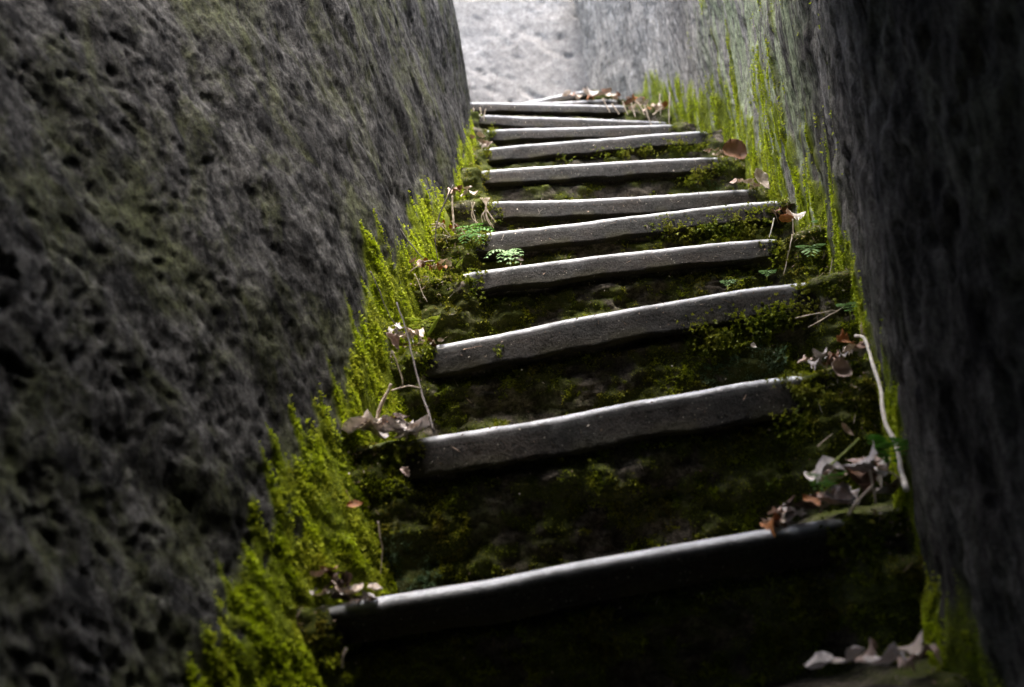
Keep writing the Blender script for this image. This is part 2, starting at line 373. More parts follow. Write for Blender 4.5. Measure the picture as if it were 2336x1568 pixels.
# where moss covers the walls (0..1): a ragged band above the slope of the steps
def moss_left(P, h, s):
    y = P[..., 1]
    band = np.interp(y, [0, .8, 1.2, 1.6, 2.2, 3.0, 3.6], [.25, .21, .20, .185, .17, .15, .12])
    q = np.stack([s*75, 0*s, h*5], -1); sp_ = fbm(q, 3)
    q3 = np.stack([s*9, 0*s, h*2], -1)
    top = band*(.78+.55*sp_+.35*fbm(q3+9, 2))
    m = sstep(0, .035, top-h)
    gaps = fbm(np.stack([s*30, 0*s, h*12], -1)+3, 3)
    return m*sstep(-.35, -.05, gaps+.3*(h < .1)+.1)
def moss_right(P, h, s):
    y = P[..., 1]
    band = np.interp(y, [0, .8, 1.2, 1.6, 2.0, 2.6, 3.0, 3.4, 4.2], [.04, .06, .16, .23, .30, .26, .13, .09, .08])
    sp_ = fbm(np.stack([s*42, 0*s, h*2.2], -1)+50, 3)
    top = band*(.55+.9*sp_+.5*fbm(np.stack([s*8, 0*s, h], -1)+71, 2))
    m = sstep(0, .05, top-h)
    gaps = fbm(np.stack([s*40, 0*s, h*5], -1)+13, 3)
    patch = sstep(.28, .5, fbm(np.stack([s*26, 0*s, h*4], -1)+88, 3))*sstep(.75, .3, h)*sstep(1.5, 2.0, y)*sstep(3.2, 2.8, y)
    return np.maximum(m*sstep(-.15, .15, gaps+.25*(h < .07)), patch*.8)*sstep(1.0, 1.12, y+.06*gaps)
ml = moss_left(Pl, Hl, spl[:, None]+0*Hl); mr = moss_right(Pr, Hr, spr[:, None]+0*Hr)
# ridges of moss stand proud of the rock
def proud(P, nrm, m, s, h, amt, f=45):
    r = fbm(np.stack([s*f, 0*s, h*12], -1)+17, 3)
    P[..., :2] += nrm[:, None, :]*(m*amt*(.6+.8*r))[..., None]
proud(P2l[:, :Pl.shape[1]], nl, ml, spl[:, None]+0*Hl, Hl, .005); proud(P2r[:, :Pr.shape[1]], nr_, mr, spr[:, None]+0*Hr, Hr, .007)
Pl = P2l[:, :Pl.shape[1]]; Pr = P2r[:, :Pr.shape[1]]
def wall_obj(P2, m, mat, flip, label, name='rock_wall', cat='rock wall'):
    mm = np.zeros(P2.shape[:2]); mm[:, :m.shape[1]] = m
    F = gridF(*P2.shape[:2]);
    if flip: F = F[:, ::-1]
    Yq = P2[..., 1]; hh = P2[..., 2]-zfloor(Yq)
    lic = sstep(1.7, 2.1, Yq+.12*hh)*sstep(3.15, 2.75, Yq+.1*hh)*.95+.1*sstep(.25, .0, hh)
    pale = sstep(1.55, 2.5, Yq+.7*fbm(P2*np.array([5, 5, 2.])+8, 4)) # far stretch painted paler for the stronger daylight there, with a ragged border
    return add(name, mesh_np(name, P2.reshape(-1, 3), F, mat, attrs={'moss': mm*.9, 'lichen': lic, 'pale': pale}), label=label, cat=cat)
wall_obj(P2l, ml, M_left, False, 'dark pitted rock wall with a mossy foot on the left of the stairs')
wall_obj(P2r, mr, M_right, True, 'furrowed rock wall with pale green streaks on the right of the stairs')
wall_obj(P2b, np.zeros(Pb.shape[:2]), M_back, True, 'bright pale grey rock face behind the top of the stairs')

# unseen slabs added overhead and behind the viewer to block light
def slab(name, x0, x1, y0, y1, zf, nx, ny, thick, mat, skew=0.):
    X, Y = np.meshgrid(np.linspace(x0, x1, nx), np.linspace(y0, y1, ny), indexing='ij')
    Y = Y+skew*X*sstep(y0, y1, Y)
    Z = zf(X, Y); B = np.stack([X, Y, Z], -1); B[..., 2] += .03*fbm(B*5+60, 3)
    Tt = B.copy(); Tt[..., 2] += thick+.1*fbm(B*1.5+3, 2)
    V = np.concatenate([B.reshape(-1, 3), Tt.reshape(-1, 3)]); F = gridF(nx, ny); n = nx*ny
    idx = np.arange(n).reshape(nx, ny)
    loop = np.concatenate([idx[:, 0], idx[-1, 1:], idx[-2::-1, -1], idx[0, -2:0:-1]])
    l2 = np.roll(loop, -1)
    S = np.stack([loop, l2, l2+n, loop+n], -1)
    return mesh_np(name, V, [F[:, ::-1], F+n, S], mat, attrs={'moss': np.zeros(len(V))})
SHADE_SLAB_Y = 1.09
add('shade_slab', slab('shade_slab', -1.6, 1.6, -2.2, SHADE_SLAB_Y, lambda X, Y: 1.05+.35*(Y-.3)-.55*np.clip(X, 0, .6), 40, 50, .9, M_left, .5), kind='structure', label='unseen slab added to shade the lower passage')
add('rear_shade_slab', slab('rear_shade_slab', -1.6, 1.6, -2.4, -1.5, lambda X, Y: -2.6+0*X, 20, 10, 4.5, M_left), kind='structure')  # added out of view, keeps light from behind off the risers
# ground below the steps
gx, gy = np.meshgrid(np.linspace(-60, 60, 60), np.linspace(-60, 80, 70), indexing='ij')
G = np.stack([gx, gy, -2.2+.2*fbm(np.stack([gx, gy, 0*gx], -1)*.1, 3)], -1)
add('ground', mesh_np('ground', G.reshape(-1, 3), gridF(60, 70), M_step, attrs={'moss': np.full(60*70, .5)}), kind='structure')
# rocky floor that carries the stairs
yy = np.linspace(-1.5, 5.4, 60); xx = np.linspace(-1.2, 1.4, 30)
X, Y = np.meshgrid(xx, yy, indexing='ij'); Zb = zfloor(Y)-.36
Pf = np.stack([X, Y, Zb], -1); Pf[..., 2] += .03*fbm(Pf*4, 3)
add('rock_floor', mesh_np('rock_floor', Pf.reshape(-1, 3), gridF(30, 60), M_step, attrs={'moss': np.zeros(1800)}), kind='structure')

# ------------------------------------------------------------------ steps
stair = add('stone_staircase', None, label='narrow mossy stone staircase climbing steeply between two rock walls', cat='staircase', loc=(0, 0, 0))
tuftP, tuftN, tuftS = [], [], []      # positions, normals, size for step moss
for i, s in enumerate(ST):
    A = s['A']; d2 = np.array([*s['dir'], 0.]); fw = np.array([s['dir'][1], -s['dir'][0], 0.])   # towards the viewer
    nu = 230 if i < 6 else 150
    ext = .07
    t = np.linspace(-ext, s['W']+ext, nu)
    zt = step_z(s, t)
    rise = (s['z']-ST[i-1]['z']) if i else .2
    rise = max(rise, .03)
    tl, tr = s['t'][0], s['t'][-1]
    inside = sstep(tl-.03, tl+.015, t)*sstep(tr+.03, tr-.015, t)
    rec = .012-(.030 if i != 1 else .058)*inside                                  # the riser stands back under the edging
    nxt = (ST[i+1]['Y']-s['Y']+.1+abs(ST[i+1]['dy']-s['dy'])) if i+1 < NS else 1.2
    # profile rows: riser bottom -> top, then tread to the back
    nvr = 56 if i < 6 else 34
    b = np.linspace(-rise-.05, -.003, nvr)
    rows = []
    for bb in b: rows.append((bb, 0.0, 1.0))
    # small rounding
    base = np.zeros((nu, nvr+12, 3)); 
    for j, (bb, _, _) in enumerate(rows):
        slope = (-bb)/(rise+.05)
        a = rec-.004*(bb > -.01)+.012*slope*inside
        base[:, j] = A*[1, 1, 0]+t[:, None]*d2+a[:, None]*fw; base[:, j, 2] = zt+bb
    for j in range(12):
        a = rec-.006-nxt*(j+1)/12
        base[:, nvr+j] = A*[1, 1, 0]+t[:, None]*d2+a[:, None]*fw; base[:, nvr+j, 2] = zt-.003-.004*(j == 0)+.007*(1-inside)
    nr = gnormals(base); 
    if (nr[nu//2, nvr//2]@fw) < 0: nr = -nr
    q = base*np.array([1, 1, 1.6])
    disp = .020*fbm(q*9+i*3, 3)+.010*fbm(q*30+i, 3)+.0035*fbm(q*95, 2)
    ledge = fbm(base*np.array([5, 5, 30.])+i*5, 3)
    disp = disp+.010*ledge
    mk0 = fbm(base*np.array([14, 14, 18.])+i*7, 3)
    disp = disp+sstep(-.15, .2, mk0)*(.004+.009*fbm(base*55+4, 3))
    # keep what is right under the edging from poking through it
    wt = np.ones((nu, nvr+12)); 
    hb = np.concatenate([b, np.full(12, 0.)])[None, :]
    under = inside[:, None]*sstep(-s['th']-.018, -s['th'], hb)
    disp = disp*(1-under)-.008*under
    # hollow shadow gap under the slab
    gap = inside[:, None]*np.exp(-((hb+s['th']+.004)/.011)**2)*sstep(-.25, .3, fbm(np.stack([t*5+i*2, 0*t, 0*t], -1), 2)+.15)[:, None]; disp -= .016*gap
    io = inside[:, None]
    disp[:, nvr:] = io*(np.clip(disp[:, nvr:], -.01, .0)*.5-.002)+(1-io)*disp[:, nvr:]*.6
    disp[:, nvr-1] = np.minimum(disp[:, nvr-1], .002+.006*(1-inside))
    base += nr*disp[..., None]
    # moss cover on this step
    u = (t-0)/s['W']
    mk = fbm(base*np.array([14, 14, 18.])+i*7, 3)
    right = sstep(.45, .9, u)[:, None]; left = sstep(.30, .05, u)[:, None]
    cover = mk+.12+.22*right+.28*left+[.05, .05, .08, .12, .1, .05, .02, .0, .05, -.1, -.2, -.2, -.2, -.2][i]
    mm = sstep(.06, .30, cover+.35*fbm(base*48+9, 3))*(1-.95*under*1.0)
    fin = np.concatenate([base, np.stack([base[:, -1]+[0, 0, -.25], base[:, 0]+[0, 0, -.02]-fw*.05], 1)], 1)
    am = np.zeros(fin.shape[:2]); am[:, :nvr+12] = mm
    F = gridF(*fin.shape[:2], wrap=True)[:, ::-1]
    caps = []
    st = add('step', mesh_np('step', fin.reshape(-1, 3), F, M_step, attrs={'moss': am*.6}), parent=stair)
    # scatter sites on the riser and top rim
    nn = gnormals(base); 
    if (nn[nu//2, nvr//2]@fw) < 0: nn = -nn
    dens = mm[:, :nvr+2].copy(); ii = np.stack(np.meshgrid(np.arange(nu), np.arange(nvr+2), indexing='ij'), -1).reshape(-1, 2)
    w_ = dens.ravel()*(1.0); w_ = w_/w_.sum()
    cnt = [14000, 26000, 24000, 19000, 11000, 8000, 6500, 5500, 4500, 1500, 800, 500, 300, 300][i]
    pk = ii[RNG.choice(len(ii), cnt, p=w_)]
    jx = RNG.uniform(-.5, .5, cnt)[:, None]*(t[1]-t[0])*d2
    tuftP.append(base[pk[:, 0], pk[:, 1]]+jx+RNG.normal(0, .0015, (cnt, 3))); tuftN.append(nn[pk[:, 0], pk[:, 1]]); 
    lump = .6+.9*sstep(-.2, .5, fbm(tuftP[-1]*45, 2)); tuftS.append(lump)
    # ---- edging slab (nosing)
    n2 = 170; tt = np.linspace(tl-.025, tr+.02, n2); z2 = step_z(s, tt)
    z2 = np.convolve(np.pad(z2, 8, mode='edge'), np.ones(17)/17, 'valid')
    th = s['th']
    prof = [(-.075, -.003), (-.055, .0), (-.030, .0006), (-.016, .0005), (-.009, .0001), (-.0055, -.0008), (-.0028, -.0024), (-.0012, -.0044), (-.0004, -.0068), (0, -.0105), (.0002, -.02)]
    for k in range(1, 9):
        f_ = k/8; prof.append((.0006+(.0030*f_ if i != 1 else -.030*f_**.55), -.02-(th-.023)*f_))
    e0 = prof[-1][0]; prof += [(e0-.0012, -th+.001), (e0-.004, -th), (e0-.016, -th-.0005), (-.045, -th+.002), (-.075, -th+.004)]
    pr = np.array(prof); npf = len(pr)
    NP = np.zeros((n2, npf, 3)); fr = (1-np.exp(-np.minimum(tt-tt[0], tt[-1]-tt)/.012))
    for j in range(npf):
        a_, b_ = pr[j]
        NP[:, j] = A*[1, 1, 0]+tt[:, None]*d2+a_*fw; NP[:, j, 2] = z2+b_
    cen = NP.mean(1, keepdims=True)
    nzl = fbm(np.stack([NP[..., 0]*6, NP[..., 1]*6+i*9, NP[..., 2]*10], -1), 3)
    front = sstep(-.02, -.005, pr[:, 0])[None, :]
    low = sstep(-th*.5, -th, pr[:, 1])[None, :]
    NP += (fw*(.0035*nzl*front+.0009*fbm(NP*90, 3)*front+.0015*fbm(NP*22, 2)*front)[..., None])
    NP[..., 2] += .005*low*fbm(np.stack([tt*11+i*3, 0*tt, 0*tt], -1), 3)[:, None]+.0008*fbm(NP*40, 2)
    NP = cen+(NP-cen)*(.85+.15*fr)[:, None, None]
    idx = np.arange(n2*npf).reshape(n2, npf)
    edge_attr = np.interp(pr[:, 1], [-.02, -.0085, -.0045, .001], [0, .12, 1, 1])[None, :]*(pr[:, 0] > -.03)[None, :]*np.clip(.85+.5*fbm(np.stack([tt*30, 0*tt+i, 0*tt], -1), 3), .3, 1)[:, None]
    me_attr = (low*.6*sstep(-.1, .4, fbm(np.stack([tt*14+i, 0*tt, 0*tt], -1), 3))[:, None]+np.zeros((n2, npf)))
    V = np.concatenate([NP.reshape(-1, 3), NP[0].mean(0)[None], NP[-1].mean(0)[None]]); c0 = n2*npf
    cap0 = np.stack([idx[0], np.roll(idx[0], -1), np.full(npf, c0)], -1); cap1 = np.stack([np.roll(idx[-1], -1), idx[-1], np.full(npf, c0+1)], -1)
    add('nosing', mesh_np('nosing', V, [gridF(n2, npf, True), cap0, cap1], M_nose, attrs={'moss': np.concatenate([me_attr.ravel(), [0, 0]]), 'worn_glint': np.concatenate([edge_attr.ravel(), [0, 0]])}), parent=st)
    s['base'] = base; s['fw'] = fw; s['d2'] = d2

# ------------------------------------------------------------------ moss made of tiny leaflets
def tufts(name, P, Nn, S, mat, label, k=5, L=(.0035, .0075), w=.0011, up=.25, tone=None):
    n = len(P); P = np.repeat(P, k, 0); Nn = np.repeat(Nn, k, 0); S = np.repeat(S, k)
    r = RNG.normal(0, 1, P.shape); d = Nn*.9+r*.55+np.array([0, 0, up]); d /= np.linalg.norm(d, axis=1, keepdims=True)
    side = np.cross(d, RNG.normal(0, 1, P.shape)); side /= np.linalg.norm(side, axis=1, keepdims=True)+1e-9
    ln = RNG.uniform(*L, len(P))*S; ww = w*S*RNG.uniform(.7, 1.4, len(P))
    b0 = P-Nn*.002
    tip = b0+d*ln[:, None]+np.array([0, 0, -.15])*ln[:, None]
    V = np.stack([b0+d*(ln*.2)[:, None]+side*(1.5*ww)[:, None], tip, b0+d*(ln*.2)[:, None]-side*(1.5*ww)[:, None]], 1).reshape(-1, 3)
    F = np.arange(len(P)*3).reshape(-1, 3)
    tn = np.clip(RNG.normal(.45, .22, n), 0, 1) if tone is None else tone
    tn = np.repeat(tn, k*3)
    tn = tn*np.tile([.75, 1.2, .75], len(P))
    return add(name, mesh_np(name, V, F, mat, smooth=False, attrs={'tone': tn}), label=label, cat='moss', kind='stuff')
tP = np.concatenate(tuftP); tN = np.concatenate(tuftN); tS = np.concatenate(tuftS)
# most yellow green, some patches of grey green moss near the left foot of the second edge and at the right end of the third
gpts = [at(880, 1310, 1.36), at(1740, 810, 1.55), at(1610, 395, 2.6), at(930, 1330, 1.36), at(1690, 830, 1.52)]
gd = np.min([np.linalg.norm((tP-g)*[1, .5, 1], axis=1) for g in gpts], 0)+.03*fbm(tP*25, 2)
gm = gd < .06
tone_s = np.clip(.42+.5*fbm(tP*20, 3)+RNG.normal(0, .15, len(tP)), 0, 1)
tufts('moss', tP[~gm], tN[~gm], tS[~gm], M_mosss, 'dark yellow green moss growing on the risers of the stone steps', tone=tone_s[~gm], k=4, L=(.0028, .006), w=.0009)
tufts('moss', tP[gm], tN[gm], tS[gm], M_mossg, 'soft grey green moss patches at the foot of the risers', tone=tone_s[gm], k=4, L=(.003, .007), w=.0009)
def wall_sites(P, m, n, flipn, zlim):
    Nn = gnormals(P); c = Nn[P.shape[0]//3, P.shape[1]//3]
    if c[0]*flipn < 0: Nn = -Nn
    du = np.linalg.norm(np.gradient(P, axis=0), axis=-1); dv = np.linalg.norm(np.gradient(P, axis=1), axis=-1)
    dist = np.clip(np.linalg.norm(P, axis=-1), .8, 6)
    wgt = m*du*dv*(P[..., 1] > .45)*(P[..., 1] < 4.8)*zlim/dist**1.1
    pk = RNG.choice(wgt.size, n, p=(wgt/wgt.sum()).ravel()); a, b = np.unravel_index(pk, wgt.shape)
    a2 = np.clip(a, 0, P.shape[0]-2); b2 = np.clip(b, 0, P.shape[1]-2)
    fu = RNG.random((n, 1)); fv = RNG.random((n, 1))
    return P[a2, b2]+(P[a2+1, b2]-P[a2, b2])*fu+(P[a2, b2+1]-P[a2, b2])*fv, Nn[a, b], dist[a, b]
p, nn, ds = wall_sites(Pl, ml, 95000, 1, (Hl > -.25))
lum = fbm(np.stack([p[:, 1]*60, p[:, 0]*10, p[:, 2]*18], -1), 3)
tufts('moss', p+nn*(.002*(1+lum))[:, None], nn, .7+.5*(lum > 0), M_mossw, 'bright yellow green moss climbing the foot of the left rock wall', k=3, L=(.003, .006), w=.0010, up=.6,
      tone=np.clip(.5+.8*lum+RNG.normal(0, .12, len(p)), 0, 1))
p, nn, ds = wall_sites(Pr, mr, 55000, -1, (Hr > -.25))
lum = fbm(np.stack([p[:, 1]*60, p[:, 0]*10, p[:, 2]*14], -1), 3)
tufts('moss', p+nn*(.0015*(1+lum))[:, None], nn, .7+.5*(lum > 0), M_mossw, 'bright yellow green moss in streaks on the foot of the right rock wall', k=3, L=(.003, .0062), w=.0009, up=.3,
      tone=np.clip(.5+.8*lum+RNG.normal(0, .12, len(p)), 0, 1))
# bright cushions of moss on some edges: (px, py, radius px, step, count)
cus = [(1510, 520, 34, 5, 260), (1560, 525, 40, 5, 300), (1620, 515, 34, 5, 260), (1670, 500, 40, 5, 360), (1720, 498, 36, 5, 340), (1700, 525, 36, 5, 260), (1745, 490, 22, 5, 160), (1640, 535, 30, 5, 160),
       (1360, 352, 22, 8, 120), (1420, 347, 26, 8, 160), (1480, 342, 30, 8, 240), (1540, 333, 32, 8, 300), (1590, 338, 26, 8, 220), (1290, 362, 18, 8, 70),
       (1600, 395, 26, 7, 180), (1640, 380, 28, 7, 240), (1575, 408, 26, 7, 150), (1115, 298, 22, 9, 150), (1095, 345, 24, 8, 200), (1080, 385, 22, 7, 180),
       (1080, 545, 30, 5, 220), (1000, 560, 30, 5, 220), (1060, 490, 34, 6, 240), (1130, 495, 20, 6, 120), (1010, 650, 45, 4, 320), (1060, 665, 40, 4, 240), (965, 805, 22, 3, 160),
       (1700, 740, 70, 3, 420), (1780, 720, 60, 3, 380), (1650, 775, 60, 3, 300), (1600, 745, 40, 3, 160), (1850, 905, 45, 2, 300), (1900, 930, 60, 2, 360), (1830, 960, 60, 2, 260), (1880, 680, 40, 3, 300), (1130, 800, 20, 3, 40),
       (1900, 560, 30, 4, 180), (1840, 600, 35, 4, 240), (1780, 590, 30, 4, 180), (1680, 290, 14, 9, 60), (1640, 285, 24, 9, 180)]
for k in range(1, 11):
    sc_ = 1.4/ST[k]['Y']
    (xa, ya), (xb, yb) = ST[k]['pts'][0], ST[k]['pts'][-1]
    for q in range(3):
        if k > 1: cus.append((xa-(6+22*q)*sc_, ya+(20+14*q)*sc_, 28*sc_, k, int(150*sc_)))
        cus.append((xb+(4+22*q)*sc_, yb+(16+22*q)*sc_, 28*sc_, k, int(130*sc_)))
cp, cn = [], []
for px, py, r, k, c in cus:
    Y = ST[k]['Y']+.0
    o = on_line(ST[k], px, py); R_ = r/FPX*Y
    fwk = ST[k]['fw']
    v = RNG.normal(0, 1, (c*2, 3)); v /= np.linalg.norm(v, axis=1, keepdims=True); 
    v = v[(v@fwk) > -.2][:c]
    q = o-fwk*.004+v*np.array([R_*1.25, R_*.32, R_*.62])*RNG.uniform(.3, 1.0, (len(v), 1))+.008*RNG.normal(0, 1, (len(v), 3))
    keep = fbm(q*55+k, 2) > -.12; q = q[keep]; v = v[keep]
    cp.append(q); cn.append(v)
cp = np.concatenate(cp); cn = np.concatenate(cn)
M_mossc = moss_mat('cushion_moss', (.07, .10, .006), (.42, .47, .02), (.24, .23, .035))
tufts('moss', cp, cn, np.full(len(cp), .85), M_mossc, 'lush green moss cushions bulging over the step edges', k=7, L=(.004, .009), w=.0013, tone=np.clip(.25+.5*fbm(cp*60, 2)+RNG.normal(0, .15, len(cp)), 0, 1))

# crumbs of leaf, bark and needles caught on the steps
lp, ln_ = [], []
for i, s in enumerate(ST[:12]):
    bs = s['base']; nu, nv_ = bs.shape[:2]; c = 480 if i < 6 else 200
    a = RNG.integers(0, nu, c); tl, tr = s['t'][0]/s['W'], s['t'][-1]/s['W']
    endy = np.where(RNG.random(c) < .55); a[endy] = np.where(RNG.random(len(endy[0])) < .5, (RNG.random(len(endy[0]))*max(tl, .08)*nu).astype(int), (nu-1-RNG.random(len(endy[0]))*max(1-tr, .08)*nu).astype(int))
    b = np.clip(nv_-12-(RNG.exponential(9, c)).astype(int)+RNG.integers(0, 3, c), 0, nv_-10)
    lp.append(bs[a, b]+s['fw']*RNG.uniform(.001, .008, (c, 1))+[0, 0, .002]); ln_.append(np.tile(s['fw'], (c, 1)))
    if i == 1: continue
    c2 = 45; t_ = RNG.uniform(s['t'][0], s['t'][-1], c2); o = s['A']*[1, 1, 0]+t_[:, None]*s['d2']; o[:, 2] = np.interp(t_, s['t'], s['P'][:, 2])-RNG.uniform(-.001, s['th']*.9, c2)
    lp.append(o+s['fw']*.0022); ln_.append(np.tile(s['fw'], (c2, 1)))
lp = np.concatenate(lp); ln_ = np.concatenate(ln_); n_ = len(lp)
d = RNG.normal(0, 1, (n_, 3)); d -= .7*(d*ln_).sum(1, keepdims=True)*ln_; d /= np.linalg.norm(d, axis=1, keepdims=True)
e_ = np.cross(d, ln_+RNG.normal(0, .4, (n_, 3))); e_ /= np.linalg.norm(e_, axis=1, keepdims=True)
nd = RNG.random(n_) < .3
la = np.where(nd, RNG.uniform(.005, .013, n_), RNG.uniform(.001, .0034, n_))[:, None]; lb = np.where(nd, .0005, RNG.uniform(.0008, .002, n_))[:, None]
V = np.stack([lp-d*la, lp+e_*lb, lp+d*la, lp-e_*lb+ln_*.0005], 1).reshape(-1, 3)
ml_, nlit, bl_ = mat_new('litter'); nlit.links.new(ramp(nlit, attr(nlit, 'tone'), [(0, (.08, .045, .03)), (.5, (.26, .17, .11)), (1, (.62, .55, .47))]), bl_.inputs['Base Color']); bl_.inputs['Roughness'].default_value = .7
add('leaf_litter', mesh_np('leaf_litter', V, np.arange(n_*4).reshape(-1, 4), ml_, smooth=False, attrs={'tone': np.repeat(RNG.random(n_), 4)}), label='fine brown crumbs and needles scattered over the steps', cat='litter', kind='stuff')

# ------------------------------------------------------------------ leaves
def leaf_mesh(kind, L, curl, mat, seed):
    r = np.random.default_rng(seed); nu, nv = 15, 7
    u = np.linspace(0, 1, nu); v = np.linspace(-1, 1, nv)
    if kind == 'round': hw = .46*np.sqrt(np.clip(1-(2*u-1)**2, 0, 1))
    elif kind == 'oak': hw = .30*np.sin(np.pi*u**.8)**.7*(1+.35*np.sin(u*np.pi*7))+.01
    elif kind == 'toothed': hw = .34*np.sin(np.pi*u**.7)**.8*(1+.16*(np.arange(nu) % 2))+.005
    else: hw = .27*np.sin(np.pi*u**.85)**.85
    U, Vv = np.meshgrid(u, v, indexing='ij')
    X = (U-.5)*L; Y = Vv*hw[:, None]*L
    ca, cb = curl
    Z = ca*L*(Vv*hw[:, None]*2)**2+cb*L*((U-.5)*1.6)**2
    q = np.stack([X/L*3+seed, Y/L*3, 0*X], -1)
    Z = Z+.09*L*fbm(q, 2)+.012*L*np.abs(np.sin(U*18+np.abs(Vv)*4))*np.abs(Vv)
    P = np.stack([X, Y, Z], -1)+.02*L*r.normal(0, 1, (nu, nv, 3))*[.5, .5, .6]
    vein = np.clip(np.exp(-(Vv/.16)**2)+.7*np.exp(-((((U*6+np.abs(Vv)*1.6)%1)-.5)/.16)**2), 0, 1)*.75
    top = P.copy(); bot = P-np.array([0, 0, .0005])
    n = nu*nv; V = np.concatenate([top.reshape(-1, 3), bot.reshape(-1, 3)])
    idx = np.arange(n).reshape(nu, nv)
    loop = np.concatenate([idx[:, 0], idx[-1, 1:], idx[-2::-1, -1], idx[0, -2:0:-1]]); l2 = np.roll(loop, -1)
    F = gridF(nu, nv)
    # short stalk
    st = np.array([[-.5*L, 0, 0], [-.5*L, .0012, 0], [-.72*L, .0008, .02*L], [-.72*L, 0, .02*L]])+[0, 0, P[0, nv//2, 2]]
    V = np.concatenate([V, st, st-[0, 0, .001]]); k = 2*n
    S = np.array([[k, k+1, k+2, k+3], [k+7, k+6, k+5, k+4], [k, k+3, k+7, k+4], [k+1, k+5, k+6, k+2]])
    return mesh_np('leaf', V, [F, F[:, ::-1]+n, np.stack([loop, l2, l2+n, loop+n], -1)[:, ::-1], S], mat, attrs={'vein': np.concatenate([vein.ravel(), vein.ravel(), np.ones(8)*.8])})
LEAVES = {}
for mk in ML:
    LEAVES[mk] = [leaf_mesh(k, 1.0, c, ML[mk], 11*j+sum(map(ord, mk))) for j, (k, c) in enumerate([('oval', (.5, .25)), ('oak', (.4, -.2)), ('toothed', (-.5, .3)), ('round', (.35, .2)), ('oval', (1.1, .1)), ('oak', (-.9, .35))])]
from mathutils import Euler
def leaf(pos, size, mk, rot, kind=None, label=None, group=None, name='dead_leaf', cat='dead leaf'):
    size = size*.84
    me = LEAVES[mk][kind if kind is not None else random.randrange(6)]
    o = add(name, me, label=label, cat=cat, group=group, loc=tuple(pos))
    o.rotation_euler = rot; o.scale = (size,)*3
    return o
def rr(a=.5): return Euler((random.gauss(0, a), random.gauss(0, a), random.uniform(0, 6.28)))
ORD = ['first', 'second', 'third', 'fourth', 'fifth', 'sixth', 'seventh', 'eighth', 'ninth', 'tenth', 'eleventh', 'twelfth', 'thirteenth', 'fourteenth', 'fifteenth', 'sixteenth', 'seventeenth', 'eighteenth', 'nineteenth', 'twentieth']
CW = {'cream': 'cream', 'white': 'white', 'grey': 'grey', 'pink': 'pinkish tan', 'brown': 'brown', 'orange': 'rust orange', 'dark': 'dark wet'}
SW = ['narrow', 'lobed', 'toothed', 'round', 'curled', 'crumpled']
def pile(p0, p1, k, n, size, mks, where, thick=.012, depth=.05, back=.0):
    s = ST[k]; made = []
    for j in range(n):
        f = (j+random.random())/n
        px = p0[0]+(p1[0]-p0[0])*f; py = p0[1]+(p1[1]-p0[1])*f
        o = on_line(s, px, py)
        pos = o-s['fw']*(back+random.uniform(-.3, 1)*depth)+np.array([0, 0, random.uniform(0, 1)**1.5*thick])
        mk = random.choice(mks); kd = random.randrange(6)
        made.append((px, leaf(pos, random.uniform(*size), mk, rr(.30), kd, group='leaves '+where), mk, kd))
    made.sort(key=lambda m: (m[1].location.x/m[1].location.y))
    for q, (_, o, mk, kd) in enumerate(made):
        o['label'] = f'{CW[mk]} {SW[kd]} leaf, {ORD[q]} from left, {where}'
pile((720, 1362), (860, 1372), 1, 16, (.018, .035), ['grey', 'grey', 'dark', 'cream'], 'left of the lowest bright edge', .012, .04)
pile((730, 1335), (800, 1345), 1, 6, (.025, .04), ['dark', 'brown', 'pink'], 'behind the lowest left heap', .016, .03)
pile((812, 990), (975, 992), 2, 19, (.032, .06), ['cream', 'white', 'white', 'cream', 'grey'], 'in the second left pile', .018, .035)
pile((840, 975), (930, 975), 2, 5, (.03, .045), ['brown', 'orange', 'dark'], 'behind the second left pile', .016, .03, .02)
pile((893, 768), (965, 775), 3, 9, (.025, .05), ['white', 'cream', 'grey', 'cream'], 'left of the third bright edge', .02, .03)
pile((905, 790), (1010, 785), 3, 9, (.014, .028), ['grey', 'cream', 'brown'], 'among scraps under the third left heap', .006, .02)
pile((940, 600), (1030, 605), 4, 9, (.022, .04), ['brown', 'orange', 'pink', 'dark', 'cream'], 'by the left wall beside the lower fern', .012, .035)
pile((985, 512), (1060, 520), 5, 8, (.02, .038), ['brown', 'pink', 'grey', 'orange'], 'by the left wall beside the upper fern', .012, .035)
pile((1025, 437), (1085, 443), 6, 6, (.025, .045), ['cream', 'brown', 'pink'], 'by the left wall at the root bundle', .012, .03)
pile((1075, 315), (1130, 330), 8, 5, (.03, .05), ['cream', 'pink', 'grey'], 'at the left end of the eighth edge', .012, .03)
pile((1300, 212), (1420, 226), 12, 12, (.035, .065), ['cream', 'pink', 'cream', 'brown', 'orange'], 'on the very top step', .02, .05)
pile((1430, 232), (1530, 245), 10, 12, (.03, .06), ['cream', 'orange', 'brown', 'pink'], 'among the straws right of the top edges', .025, .05)
pile((1610, 348), (1660, 350), 7, 8, (.015, .03), ['pink', 'cream', 'brown'], 'beside the large round leaf', .01, .03)
pile((1670, 420), (1760, 425), 6, 9, (.022, .045), ['pink', 'cream', 'brown', 'dark'], 'right of the sixth bright edge', .014, .035)
pile((1760, 490), (1880, 500), 5, 12, (.025, .05), ['brown', 'dark', 'cream', 'pink', 'orange'], 'in the right wall tangle', .012, .04, -.02)
pile((1790, 632), (1870, 630), 4, 8, (.015, .03), ['pink', 'brown', 'grey'], 'below the right wall tangle', .01, .04)
pile((1850, 828), (1990, 800), 2, 15, (.022, .045), ['pink', 'grey', 'cream', 'brown'], 'right of the second bright edge', .01, .03)
pile((1760, 1195), (1900, 1150), 1, 14, (.024, .046), ['orange', 'pink', 'cream', 'grey', 'dark'], 'on the slope below the big right heap', .02, .04)
